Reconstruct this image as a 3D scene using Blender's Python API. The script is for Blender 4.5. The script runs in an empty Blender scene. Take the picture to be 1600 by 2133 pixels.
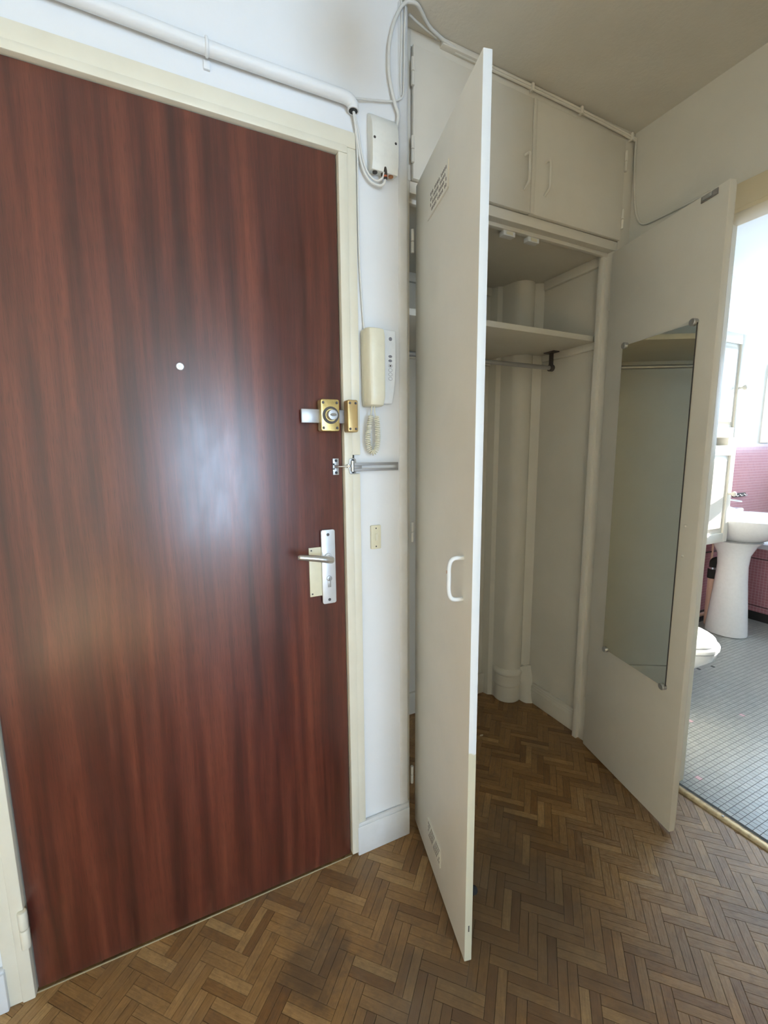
import bpy, bmesh, math, random
from mathutils import Vector, Matrix
random.seed(7)
S = bpy.context.scene
COL = S.collection
PI = math.pi

# ------------------------------------------------------------------ camera
CAM = Vector((-0.4372, -1.1842, 1.3230))
F_PX = 900.17
YAW, PITCH, ROLL = 0.4466, -0.1404, -0.0085
fw = Vector((math.sin(YAW)*math.cos(PITCH), math.cos(YAW)*math.cos(PITCH), math.sin(PITCH)))
r0 = Vector((math.cos(YAW), -math.sin(YAW), 0)); u0 = r0.cross(fw)
rt = r0*math.cos(ROLL) + u0*math.sin(ROLL); up = -r0*math.sin(ROLL) + u0*math.cos(ROLL)
cd = bpy.data.cameras.new('camera'); cam = bpy.data.objects.new('camera', cd); COL.objects.link(cam)
cd.sensor_fit = 'HORIZONTAL'; cd.sensor_width = 36.0; cd.lens = 36.0*F_PX/1600.0; cd.clip_start = 0.02
cam.matrix_world = Matrix(((rt.x, up.x, -fw.x, CAM.x), (rt.y, up.y, -fw.y, CAM.y), (rt.z, up.z, -fw.z, CAM.z), (0, 0, 0, 1)))
S.camera = cam

# ------------------------------------------------------------------ sky, sun, exposure
S.view_settings.view_transform = 'Standard'; S.view_settings.look = 'None'
S.view_settings.gamma = 1.0; S.view_settings.use_curve_mapping = False
S.view_settings.exposure = 0.12
w = bpy.data.worlds.new('sky'); S.world = w; w.use_nodes = True
bg = w.node_tree.nodes['Background']; bg.inputs[0].default_value = (0.56, 0.755, 1.0, 1); bg.inputs[1].default_value = 16.0
sd = bpy.data.lights.new('sun', 'SUN'); sd.energy = 34.0; sd.angle = 0.009; sd.color = (1.0, 0.93, 0.82)
so = bpy.data.objects.new('sun', sd); COL.objects.link(so); so.location = (6, -0.6, 4)
so.rotation_euler = Vector((-0.9, 0.13, -0.36)).to_track_quat('-Z', 'Y').to_euler()
def portal(name, loc, rot, sx, sy):
    l = bpy.data.lights.new(name, 'AREA'); l.shape = 'RECTANGLE'; l.size = sx; l.size_y = sy; l.cycles.is_portal = True
    o = bpy.data.objects.new(name, l); COL.objects.link(o); o.location = loc; o.rotation_euler = rot
WX0, WX1, WY, WZ0, WZ1 = -0.50, 1.15, -4.5, 0.35, 2.35          # unseen living-room window, placed and sized to light hall and door
portal('window_daylight', ((WX0+WX1)/2, WY-0.1, (WZ1+WZ0)/2), (PI/2, 0, 0), WX1-WX0, WZ1-WZ0)
BX, BY0, BY1, BZ0, BZ1 = 4.15, -0.65, 0.55, 1.30, 2.32   # bathroom window
portal('bathroom_window_daylight', (BX+.1, (BY0+BY1)/2, (BZ0+BZ1)/2), (PI/2, 0, PI/2), BY1-BY0, BZ1-BZ0)

portal('added_window_daylight', (2.05, -2.75, 1.6), (PI/2, 0, PI/2), 1.3, 1.2)   # added unseen side window, brings warm fill to hall and closet

# ------------------------------------------------------------------ helpers
ORG = {}
class MB:
    def __init__(s): s.bm = bmesh.new()
    def box(s, x0, x1, y0, y1, z0, z1, M=None):
        v = [s.bm.verts.new(Vector(p) if M is None else M @ Vector(p)) for p in
             ((x0,y0,z0),(x1,y0,z0),(x1,y1,z0),(x0,y1,z0),(x0,y0,z1),(x1,y0,z1),(x1,y1,z1),(x0,y1,z1))]
        for f in ((3,2,1,0),(4,5,6,7),(0,1,5,4),(1,2,6,5),(2,3,7,6),(3,0,4,7)): s.bm.faces.new([v[i] for i in f])
        return s
    def rings(s, rings, cap=True, closed=True):
        R = [[s.bm.verts.new(p) for p in r] for r in rings]
        n = len(R[0])
        for a, b in zip(R, R[1:]):
            for i in range(n if closed else n-1):
                s.bm.faces.new((a[i], a[(i+1) % n], b[(i+1) % n], b[i]))
        if cap:
            s.bm.faces.new(list(reversed(R[0]))); s.bm.faces.new(R[-1])
        return s
    def tube(s, pts, r, seg=8, smooth=0, cap=True):
        P = [Vector(p) for p in pts]
        rs = r if isinstance(r, (list, tuple)) else [r]*len(P)
        if smooth:
            rs = [rs[i]+(rs[i+1]-rs[i])*k/smooth for i in range(len(P)-1) for k in range(smooth)] + [rs[-1]]
            P = spline(P, smooth)
        t = (P[1]-P[0]).normalized()
        n = t.orthogonal().normalized(); rings = []
        for i, p in enumerate(P):
            a = P[max(i-1, 0)]; b = P[min(i+1, len(P)-1)]
            t2 = (b-a).normalized()
            n = (n - t2*n.dot(t2)).normalized(); m = t2.cross(n)
            rings.append([p + (n*math.cos(2*PI*k/seg) + m*math.sin(2*PI*k/seg))*rs[i] for k in range(seg)])
        return s.rings(rings, cap)
    def cyl(s, a, b, r, seg=16, r2=None):
        return s.tube([a, b], [r, r if r2 is None else r2], seg)
    def lathe(s, prof, c, axis='Z', seg=24, sx=1, sy=1):
        c = Vector(c); rings = []
        for r, h in prof:
            ring = []
            for k in range(seg):
                a = 2*PI*k/seg; q = (r*math.cos(a)*sx, r*math.sin(a)*sy)
                ring.append(c + (Vector((q[0], q[1], h)) if axis == 'Z' else Vector((q[0], -h, q[1])) if axis == 'Y' else Vector((h, q[0], q[1]))))
            rings.append(ring)
        return s.rings(rings)
    def prism(s, poly, z0, z1, M=None, axis='Z'):
        def T(p, h):
            v = Vector((p[0], p[1], h)) if axis == 'Z' else Vector((p[0], h, p[1])) if axis == 'Y' else Vector((h, p[0], p[1]))
            return v if M is None else M @ v
        return s.rings([[T(p, z0) for p in poly], [T(p, z1) for p in poly]])
    def make(s, name, mat, parent=None, bevel=0, seg=2, smooth=True, ang=35):
        bm = s.bm
        bmesh.ops.recalc_face_normals(bm, faces=bm.faces)
        if bevel:
            e = [e for e in bm.edges if len(e.link_faces) == 2 and e.calc_face_angle(0) > 0.6]
            bmesh.ops.bevel(bm, geom=e, offset=bevel, segments=seg, affect='EDGES', profile=0.5, clamp_overlap=True)
        me = bpy.data.meshes.new(name)
        c = Vector((0, 0, 0)); n = len(bm.verts)
        lo = [min(v.co[i] for v in bm.verts) for i in range(3)]; hi = [max(v.co[i] for v in bm.verts) for i in range(3)]
        c = Vector(((lo[0]+hi[0])/2, (lo[1]+hi[1])/2, lo[2]))
        for v in bm.verts: v.co -= c
        bm.to_mesh(me); bm.free()
        if smooth:
            for p in me.polygons: p.use_smooth = True
            me.set_sharp_from_angle(angle=math.radians(ang))
        o = bpy.data.objects.new(name, me); COL.objects.link(o)
        if isinstance(mat, (list, tuple)):
            for m in mat: me.materials.append(m)
        else: me.materials.append(mat)
        ORG[o] = c
        if parent is not None:
            o.parent = parent; o.location = c - ORG[parent]
        else: o.location = c
        return o
def spline(P, n):
    out = []
    for i in range(len(P)-1):
        p0 = P[max(i-1, 0)]; p1 = P[i]; p2 = P[i+1]; p3 = P[min(i+2, len(P)-1)]
        for k in range(n):
            t = k/n
            out.append(0.5*((2*p1) + (p2-p0)*t + (2*p0-5*p1+4*p2-p3)*t*t + (3*p1-p0-3*p2+p3)*t**3))
    out.append(P[-1]); return out
def tag(o, label, cat=None, group=None, kind=None):
    o['label'] = label
    if cat: o['category'] = cat
    if group: o['group'] = group
    if kind: o['kind'] = kind
    return o
def thing(name, loc, label, cat, group=None, kind=None):
    o = bpy.data.objects.new(name, None); COL.objects.link(o); o.location = loc; o.empty_display_size = .05
    ORG[o] = Vector(loc); return tag(o, label, cat, group, kind)
def bx(name, d, mat, parent=None, bevel=0, seg=2): return MB().box(*d).make(name, mat, parent, bevel, seg)

# ------------------------------------------------------------------ materials
class N:
    def __init__(s, name):
        s.m = bpy.data.materials.new(name); s.m.use_nodes = True; s.t = s.m.node_tree; s.b = s.t.nodes['Principled BSDF']
    def n(s, typ, **kw):
        o = s.t.nodes.new(typ)
        for k, v in kw.items():
            if k.startswith('i_'): o.inputs[k[2:].replace('_', ' ')].default_value = v
            else: setattr(o, k, v)
        return o
    def l(s, a, b): s.t.links.new(a, b)
    def mix(s, f, a, b, mode='MIX'):
        o = s.t.nodes.new('ShaderNodeMix'); o.data_type = 'RGBA'; o.blend_type = mode
        for k, v in ((0, f), (6, a), (7, b)):
            if hasattr(v, 'is_linked'): s.l(v, o.inputs[k])
            elif v is not None: o.inputs[k].default_value = v if not isinstance(v, tuple) else (*v, 1)[:4]
        return o.outputs[2]
    def math(s, op, a, b=0.0, c=None):
        o = s.t.nodes.new('ShaderNodeMath'); o.operation = op
        for k, v in enumerate((a, b) if c is None else (a, b, c)):
            if hasattr(v, 'is_linked'): s.l(v, o.inputs[k])
            else: o.inputs[k].default_value = v
        return o.outputs[0]
    def noise(s, vec, scale, detail=3, rough=.5, dist=0):
        o = s.n('ShaderNodeTexNoise'); o.inputs['Scale'].default_value = scale; o.inputs['Detail'].default_value = detail
        o.inputs['Roughness'].default_value = rough; o.inputs['Distortion'].default_value = dist
        if vec is not None: s.l(vec, o.inputs['Vector'])
        return o.outputs['Fac']
    def mapr(s, v, a, b, c=0., d=1.):
        o = s.n('ShaderNodeMapRange'); s.l(v, o.inputs[0])
        for k, x in enumerate((a, b, c, d)): o.inputs[k+1].default_value = x
        return o.outputs[0]
    def pos(s, sc=(1, 1, 1), loc=(0, 0, 0), rot=(0, 0, 0)):
        g = s.n('ShaderNodeNewGeometry'); m = s.n('ShaderNodeMapping'); m.inputs['Scale'].default_value = sc
        m.inputs['Location'].default_value = loc; m.inputs['Rotation'].default_value = rot
        s.l(g.outputs['Position'], m.inputs['Vector']); return m.outputs[0]
    def bump(s, h, st, dist=.001):
        o = s.n('ShaderNodeBump'); o.inputs['Strength'].default_value = st; o.inputs['Distance'].default_value = dist
        s.l(h, o.inputs['Height']); s.l(o.outputs[0], s.b.inputs['Normal'])
    def col(s, v):
        if hasattr(v, 'is_linked'): s.l(v, s.b.inputs['Base Color'])
        else: s.b.inputs['Base Color'].default_value = (*v, 1)
        return s
    def set(s, **k):
        for a, v in k.items(): s.b.inputs[a.replace('_', ' ')].default_value = v
        return s
def paint(name, c, c2, rough=.5, sc=6, bump=.15, spec=.4):
    n = N(name); f = n.noise(n.pos(), sc, 5, .6)
    n.col(n.mix(n.mapr(f, .35, .7), c, c2)); n.set(Roughness=rough); n.b.inputs['Specular IOR Level'].default_value = spec
    h = n.noise(n.pos((60, 60, 60)), 1.5, 3, .6); n.bump(h, bump, .0012); return n.m
def simple(name, c, rough=.4, metal=0, spec=.5, dirt=None):
    n = N(name)
    if dirt is None: dirt = tuple(x*.95 for x in c)
    n.col(n.mix(n.mapr(n.noise(n.pos((1, 1, 1)), 60, 4, .6), .4, .75), c, dirt))
    n.set(Roughness=rough, Metallic=metal); n.b.inputs['Specular IOR Level'].default_value = spec; return n.m

M = {}
M['wall'] = paint('white wall paint', (.81, .82, .83), (.78, .79, .79), .55, 3, .25)
M['ceil'] = paint('ceiling distemper', (.76, .73, .65), (.71, .68, .60), .8, 4, .5, .2)
M['closet'] = paint('old ivory gloss paint', (.795, .765, .685), (.745, .715, .635), .42, 4, .2)
M['closet_in'] = paint('closet interior paint', (.755, .725, .64), (.70, .67, .585), .6, 3, .3)
M['rightwall'] = paint('ivory wall paint', (.77, .745, .665), (.72, .695, .62), .6, 3, .3)
M['bounce_wall'] = paint('invented cream bounce paint', (.86, .75, .57), (.84, .73, .55), .6, 3, .1)  # invented finish for unseen walls, warms the light bounced into the hall
M['cream'] = paint('cream frame paint', (.80, .76, .63), (.74, .69, .55), .38, 5, .15)
M['cream_sunlit'] = paint('sunlit cream paint', (.76, .66, .46), (.72, .61, .41), .4, 5, .15)  # cream of the bathroom door head with warm sunlight painted in
M['skirt'] = paint('skirting paint', (.72, .73, .74), (.66, .66, .64), .45, 12, .3)
M['white_gloss'] = paint('white handle enamel', (.84, .86, .86), (.80, .81, .80), .25, 8, .05)
M['plastic_white'] = simple('white plastic', (.80, .82, .83), .4)
M['plastic_cream'] = simple('cream plastic', (.76, .72, .56), .33)
M['ivory_plate'] = simple('ivory plate', (.74, .69, .50), .38)
M['sill'] = simple('worn sill metal', (.46, .38, .24), .5, .3)
M['box'] = simple('ivory box plastic', (.80, .80, .745), .45)
M['cable'] = simple('painted cable', (.74, .74, .71), .5)
M['alu'] = simple('anodised aluminium', (.78, .80, .83), .33, .55)
M['alu_lever'] = simple('satin aluminium lever', (.72, .72, .70), .28, .9)
M['steel'] = simple('steel', (.44, .44, .44), .38, .6)
M['dull_steel'] = simple('dull grey steel', (.30, .29, .28), .5, .35)
M['chrome'] = simple('chrome', (.80, .82, .83), .12, 1)
M['dark_steel'] = simple('dark steel', (.10, .09, .085), .5, .7)
M['brass'] = simple('brass', (.66, .50, .20), .36, .85, dirt=(.50, .36, .13))
M['gold'] = simple('bronze lacquer', (.58, .41, .18), .38, .6)
M['worn'] = simple('blackened brass', (.07, .06, .05), .5, .3)
M['black'] = simple('black', (.012, .012, .012), .5)
M['rubber'] = simple('dark grey rubber', (.03, .03, .03), .9, 0, .1)
M['grey_dot'] = simple('grey dot', (.22, .22, .25), .5)
M['copper'] = simple('copper', (.45, .20, .09), .4, .9)
M['orange'] = simple('orange band', (.60, .14, .05), .5)
M['ceramic'] = simple('white ceramic', (.80, .82, .84), .08)
M['ivory_cab'] = paint('ivory cabinet lacquer', (.80, .77, .68), (.77, .74, .65), .35, 3, .05)
M['peach_pipe'] = simple('peach painted pipe', (.60, .40, .32), .45)
M['brass_strip'] = simple('worn brass strip', (.40, .29, .15), .38, .85, dirt=(.20, .14, .075))
M['bath_wall'] = paint('bathroom paint', (.80, .79, .74), (.76, .75, .70), .5, 2, .1)
M['bath_ceil'] = paint('bathroom ceiling paint', (.80, .82, .82), (.78, .79, .79), .6, 2, .1)
M['bath_black'] = simple('black skirting tile', (.03, .028, .026), .4)
M['grout'] = simple('grey grout', (.10, .105, .10), .9)
M['joint'] = simple('dark parquet joint', (.075, .043, .022), .8)
M['debris'] = simple('paint flake', (.62, .56, .44), .7)
M['plain_floor'] = simple('living room boards', (.50, .36, .21), .5)
n = N('mirror silvering'); n.col((.76, .75, .63)); n.set(Metallic=1., Roughness=.015); M['mirror'] = n.m
n = N('mirror cabinet glass'); n.col((.78, .88, .95)); n.set(Metallic=1., Roughness=.05); M['mirror2'] = n.m

# mahogany veneer
n = N('mahogany veneer')
wob = n.noise(n.pos((1.5, 1, .5)), 1.6, 2, .5)
cx = n.n('ShaderNodeCombineXYZ'); sp = n.n('ShaderNodeSeparateXYZ'); n.l(n.pos(), sp.inputs[0])
n.l(n.math('ADD', sp.outputs[0], n.math('MULTIPLY', wob, .045)), cx.inputs[0]); n.l(n.math('MULTIPLY', sp.outputs[2], .035), cx.inputs[2])
band = n.noise(cx.outputs[0], 26, 2, .5)
fine = n.noise(cx.outputs[0], 150, 3, .6)
mott = n.noise(n.pos((40, 40, 7)), 1.0, 4, .65)
f = n.math('ADD', n.math('ADD', n.math('MULTIPLY', band, .85), n.math('MULTIPLY', fine, .30)), n.math('MULTIPLY', mott, .10))
rp = n.n('ShaderNodeValToRGB'); n.l(f, rp.inputs[0]); e = rp.color_ramp.elements
e[0].position = .46; e[0].color = (.050, .0095, .0072, 1); e[1].position = .88; e[1].color = (.190, .046, .024, 1)
k = e.new(.62); k.color = (.098, .0195, .0120, 1)
pore = n.mapr(n.noise(n.pos((700, 700, 24)), 1.0, 2, .5), .52, .68)
n.col(n.mix(n.math('MULTIPLY', pore, .42), rp.outputs[0], (.022, .006, .005))); n.set(Roughness=.36); n.b.inputs['Specular IOR Level'].default_value = .85
n.l(n.mapr(n.noise(n.pos((9, 9, 3)), 3, 4, .6), .3, .7, .30, .40), n.b.inputs['Roughness'])
hgt = n.noise(n.pos((420, 420, 160)), 1.0, 2, .5); n.bump(hgt, .10, .0003); n.b.inputs['Coat Weight'].default_value = .34; n.b.inputs['Coat Roughness'].default_value = .24; M['mahogany'] = n.m

# parquet: colour per strip, grain along the strip, traffic wear by place, bathroom light painted into the pale spots
def parquet(name, island):
    n = N(name)
    rnd = (n.n('ShaderNodeNewGeometry').outputs['Random Per Island'] if island else n.n('ShaderNodeObjectInfo').outputs['Random'])
    uv = n.n('ShaderNodeUVMap'); mp = n.n('ShaderNodeMapping'); n.l(uv.outputs[0], mp.inputs[0])
    cb = n.n('ShaderNodeCombineXYZ'); n.l(n.math('MULTIPLY', rnd, 31.), cb.inputs[0]); n.l(n.math('MULTIPLY', rnd, 17.), cb.inputs[2])
    n.l(cb.outputs[0], mp.inputs['Location']); mp.inputs['Scale'].default_value = (9, 95, 1)
    grain = n.noise(mp.outputs[0], 3.0, 5, .65, .6)
    rp = n.n('ShaderNodeValToRGB'); n.l(rnd, rp.inputs[0]); e = rp.color_ramp.elements
    e[0].position = 0; e[0].color = (.225, .110, .037, 1); e[1].position = 1; e[1].color = (.52, .325, .135, 1)
    for p, c in ((.3, (.32, .172, .061, 1)), (.62, (.365, .203, .075, 1)), (.88, (.42, .243, .096, 1))): k = e.new(p); k.color = c
    base = n.mix(n.mapr(grain, .30, .72), n.mix(1., rp.outputs[0], (.70, .65, .58), 'MULTIPLY'), n.mix(1., rp.outputs[0], (1.12, 1.12, 1.12), 'MULTIPLY'))
    g = n.n('ShaderNodeNewGeometry')
    def spot(c, r):
        v = n.n('ShaderNodeVectorMath'); v.operation = 'DISTANCE'; n.l(g.outputs['Position'], v.inputs[0]); v.inputs[1].default_value = (*c, 0)
        d = n.math('ADD', v.outputs['Value'], n.math('MULTIPLY', n.math('SUBTRACT', n.noise(n.pos(), 14, 4, .6), .5), .28))
        return n.mapr(d, r, r*.35)
    blot = n.mapr(n.noise(n.pos(), 5.5, 4, .6), .47, .66)
    base = n.mix(n.math('MULTIPLY', blot, .30), base, (.11, .068, .036))
    dk = n.math('MAXIMUM', spot((-.19, -.24), .13), n.math('MAXIMUM', spot((.36, -.36), .42), spot((.04, -.45), .26)))
    base = n.mix(n.math('MULTIPLY', dk, .62), base, (.075, .050, .033))
    pale = n.math('MULTIPLY', n.math('MAXIMUM', spot((.90, -.44), .30), spot((1.05, -.62), .55)), n.mapr(grain, .35, .65))  # worn pale wood plus light from the bathroom doorway, both as colour
    base = n.mix(n.math('MULTIPLY', pale, .75), base, (.43, .325, .215))
    grime = n.mapr(n.noise(n.pos((1, 1, 1), rot=(0, 0, .5)), 38, 6, .72, 1.2), .46, .72)
    base = n.mix(n.math('MULTIPLY', grime, .42), base, (.105, .066, .038))
    film = n.mapr(n.noise(n.pos((1, 1, 1), loc=(3.1, 1.7, 0)), 3.2, 5, .65), .48, .68)
    base = n.mix(n.math('MULTIPLY', film, .28), base, (.22, .165, .115))
    n.col(base); n.set(Roughness=.5); n.b.inputs['Specular IOR Level'].default_value = .45
    n.l(n.mapr(grain, .2, .8, .34, .50), n.b.inputs['Roughness'])
    n.bump(grain, .30, .0006); return n.m
M['parq'] = parquet('oak parquet strip', False); M['parq_rest'] = parquet('oak parquet field', True)

# bathroom floor mosaic and pink wall mosaic
def mosaic(name, island):
    n = N(name)
    rnd = (n.n('ShaderNodeNewGeometry').outputs['Random Per Island'] if island else n.n('ShaderNodeObjectInfo').outputs['Random'])
    n.col(n.mix(rnd, (.315, .330, .305), (.365, .380, .352))); n.set(Roughness=.28); return n.m
M['tile'] = mosaic('grey mosaic tile', False); M['tile_rest'] = mosaic('grey mosaic field', True)
M['tile_pink'] = simple('pink floor tile', (.62, .42, .45), .3)
def pinkwall(name, swz):
    n = N(name); sp = n.n('ShaderNodeSeparateXYZ'); n.l(n.pos(), sp.inputs[0])
    cb = n.n('ShaderNodeCombineXYZ'); n.l(sp.outputs[swz], cb.inputs[0]); n.l(sp.outputs[2], cb.inputs[1])
    b = n.n('ShaderNodeTexBrick'); n.l(cb.outputs[0], b.inputs['Vector']); b.offset = 0
    for k, v in (('Scale', 1.), ('Mortar Size', .0009), ('Brick Width', .0215), ('Row Height', .0215), ('Mortar Smooth', .1)): b.inputs[k].default_value = v
    b.inputs['Color1'].default_value = (.43, .185, .215, 1); b.inputs['Color2'].default_value = (.39, .165, .195, 1); b.inputs['Mortar'].default_value = (.60, .46, .47, 1)
    n.col(b.outputs[0]); n.set(Roughness=.3); n.bump(n.math('SUBTRACT', 1., b.outputs['Fac']), .4, .001); return n.m
M['pink'] = pinkwall('pink mosaic wall', 0); M['pink_x'] = pinkwall('pink mosaic apron', 1)
# door edge: white repaint stops short, older cream below
n = N('door edge paint'); sp = n.n('ShaderNodeSeparateXYZ'); n.l(n.pos(), sp.inputs[0])
hz = n.math('ADD', sp.outputs[2], n.math('MULTIPLY', n.math('SUBTRACT', n.noise(n.pos(), 45, 3, .6), .5), .05))
n.col(n.mix(n.mapr(hz, .600, .606), (.66, .63, .47), (.80, .83, .84))); n.set(Roughness=.4); M['edge'] = n.m

# ------------------------------------------------------------------ room shell
H = 2.5185
wl = MB(); wl.prism([(-1.8, 0), (-.862, 0), (-.862, 2.125), (.035, 2.125), (.035, 0), (.2125, 0), (.2125, H), (-1.8, H)], 0, .20, axis='Y')
wall_e = tag(wl.make('wall_entrance', M['wall']), 'white painted wall around the entrance door', 'wall', kind='structure')
bx('corner_post', (.182, .2145, -.004, .060, .0, H), M['skirt'], wall_e, .008, 3)
bx('landing_panel', (-.9, .06, .12, .16, 0, 2.15), M['black'], wall_e)
tag(bx('ceiling', (-1.8, 1.32, -4.7, .70, H, H+.1), M['ceil']), 'grey-beige ceiling above the hall and closet', 'ceiling', kind='structure')
wr = MB(); wr.prism([(-1.65, 0), (-.98, 0), (-.98, 2.13), (-.27, 2.13), (-.27, 0), (.055, 0), (.055, H), (-1.65, H)], 1.24, 1.32, axis='X')
tag(wr.make('wall_right', M['rightwall']), 'ivory wall with the bathroom doorway in it', 'wall', kind='structure')
cb_ = MB(); cb_.box(.06, 1.32, .60, .70, 0, H); cb_.box(.06, .16, .20, .60, 0, H); cb_.box(.16, .2125, .12, .20, 0, H); cb_.box(1.19, 1.32, .060, .60, 0, H)
wall_c = tag(cb_.make('wall_closet', M['closet_in']), 'dull ivory walls inside the open closet', 'wall', kind='structure')
tag(bx('wall_left', (-1.8, -1.7, -4.7, .2, 0, H), M['bounce_wall']), 'white wall on the left side of the hall', 'wall', kind='structure')
bw = MB(); bw.box(-1.9, WX0, WY-.2, WY, 0, H); bw.box(WX1, 2.1, WY-.2, WY, 0, H); bw.box(WX0, WX1, WY-.2, WY, WZ1, H); bw.box(WX0, WX1, WY-.2, WY, -.05, WZ0)
tag(bw.make('wall_back', M['bounce_wall']), 'white living room wall behind the camera with tall window', 'wall', kind='structure')
tag(bx('wall_partition', (.30, 2.1, -1.65, -1.55, 0, H), M['bounce_wall']), 'white partition between hall and living room', 'wall', kind='structure')
tag(MB().box(2.0, 2.1, -4.7, -3.4, 0, H).box(2.0, 2.1, -2.1, -1.65, 0, H).box(2.0, 2.1, -3.4, -2.1, 0, 1.0).box(2.0, 2.1, -3.4, -2.1, 2.2, H).make('wall_living_room', M['bounce_wall']), 'white right wall of the living room', 'wall', kind='structure')
bx_c = tag(bx('ceiling', (1.32, 4.3, -4.7, .80, H, H+.1), M['bath_ceil']), 'white ceiling over the bathroom', 'ceiling', kind='structure')
wf3 = thing('added_window', (2.05, -2.75, 1.0), 'unseen white side window added to brighten the living room and hall', 'window', kind='structure')  # invented opening, lets sun and sky bounce into the hall
for y0, y1, z0, z1 in ((-3.4, -3.35, 1.0, 2.2), (-2.15, -2.1, 1.0, 2.2), (-2.78, -2.72, 1.0, 2.2), (-3.4, -2.1, 1.0, 1.05), (-3.4, -2.1, 2.15, 2.2)):
    bx('window_bar', (2.02, 2.06, y0, y1, z0, z1), M['plastic_white'], wf3, .003)
wf = thing('window_1', ((WX0+WX1)/2, WY, WZ0), 'tall unseen living room window shaped to light the hall from behind', 'window', kind='structure')
for x0, x1, z0, z1 in ((WX0, WX0+.05, WZ0, WZ1), (WX1-.05, WX1, WZ0, WZ1), (.31, .36, WZ0, WZ1), (WX0, WX1, WZ1-.05, WZ1), (WX0, WX1, WZ0, WZ0+.05), (WX0, .33, 1.08, 1.28)):  # last bar is a wide rail added to split the door highlight
    bx('window_bar', (x0, x1, WY-.07, WY-.02, z0, z1), M['plastic_white'], wf, .004)

# bathroom shell
tag(bx('wall_bathroom_side', (1.32, 4.30, .66, .80, 0, H), M['bath_wall']), 'cream bathroom wall above pink mosaic', 'wall', kind='structure')
tag(bx('wall_bathroom_mosaic', (1.32, 4.15, .65, .66, .08, 1.353), M['pink']), 'pink mosaic dado behind the washbasin', 'wall', kind='structure')
tag(bx('baseboard_bathroom', (1.32, 4.15, .642, .66, 0, .08), M['bath_black']), 'black skirting below the pink mosaic wall', 'baseboard', kind='structure')
fb = MB(); fb.box(BX, BX+.15, -1.5, BY0, 0, H); fb.box(BX, BX+.15, BY1, .8, 0, H); fb.box(BX, BX+.15, BY0, BY1, 0, BZ0); fb.box(BX, BX+.15, BY0, BY1, BZ1, H)
tag(fb.make('wall_bathroom_window', M['bath_wall']), 'cream bathroom end wall with high window', 'wall', kind='structure')
tag(bx('wall_bathroom_front', (1.32, 4.3, -1.5, -1.4, 0, H), M['bath_wall']), 'cream bathroom wall nearest the living room', 'wall', kind='structure')
wf = thing('window_2', (BX+.1, (BY0+BY1)/2, BZ0), 'white bathroom window frame above the bathtub', 'window', kind='structure')
for y0, y1, z0, z1 in ((BY0, BY0+.05, BZ0, BZ1), (BY1-.03, BY1, BZ0, BZ1), (BY0, BY1, BZ1-.05, BZ1), (BY0, BY1, BZ0, BZ0+.04), (BY0, BY1, 1.48, 1.56), (-.08, -.03, BZ0, BZ1)):
    bx('window_bar', (BX+.05, BX+.09, y0, y1, z0, z1), M['plastic_white'], wf, .003)

# ------------------------------------------------------------------ parquet floor
floor = tag(bx('floor', (-1.8, 1.262, -1.6, .62, -.06, -.0042), M['joint']), 'worn oak double-herringbone parquet floor', 'floor', kind='structure')
tag(bx('floor', (-1.8, 2.1, -4.7, -1.6, -.06, 0), M['plain_floor']), 'brown living room floor behind the camera', 'floor', kind='structure')
SL, SW, GAP = .12, .024, .00045
e1 = Vector((1, -1))/math.sqrt(2); e2 = Vector((-1, -1))/math.sqrt(2)
def proj(p):
    d = Vector(p) - CAM; z = d.dot(fw)
    if z < .05: return None
    return 800+F_PX*d.dot(rt)/z, 1066.5-F_PX*d.dot(up)/z, z
OCC = [((.252, .02), (.149, -.418), 2.07), ((1.131, .039), (1.012, -.413), 2.07), ((-1.8, 0), (.2125, 0), 2.5)]
def hidden(p):
    for a, b, zt in OCC:
        A = Vector(a); Bv = Vector(b); P = Vector((p[0], p[1])); C2 = Vector((CAM.x, CAM.y)); d = P-C2; s_ = Bv-A
        den = d.x*s_.y-d.y*s_.x
        if abs(den) < 1e-9: continue
        q = A-C2; t = (q.x*s_.y-q.y*s_.x)/den; u = (q.x*d.y-q.y*d.x)/den
        if 0 < t < .995 and 0 < u < 1 and CAM.z+(p[2]-CAM.z)*t < zt: return True
    return False
def clip(poly, nx, ny, c):                      # keep nx*x+ny*y <= c
    out = []
    for i, p in enumerate(poly):
        q = poly[(i+1) % len(poly)]; a = nx*p.x+ny*p.y-c; b = nx*q.x+ny*q.y-c
        if a <= 0: out.append(p)
        if (a < 0 < b) or (b < 0 < a): out.append(p+(q-p)*(a/(a-b)))
    return out
strips = []
org = Vector((.923, 0.0))
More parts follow.
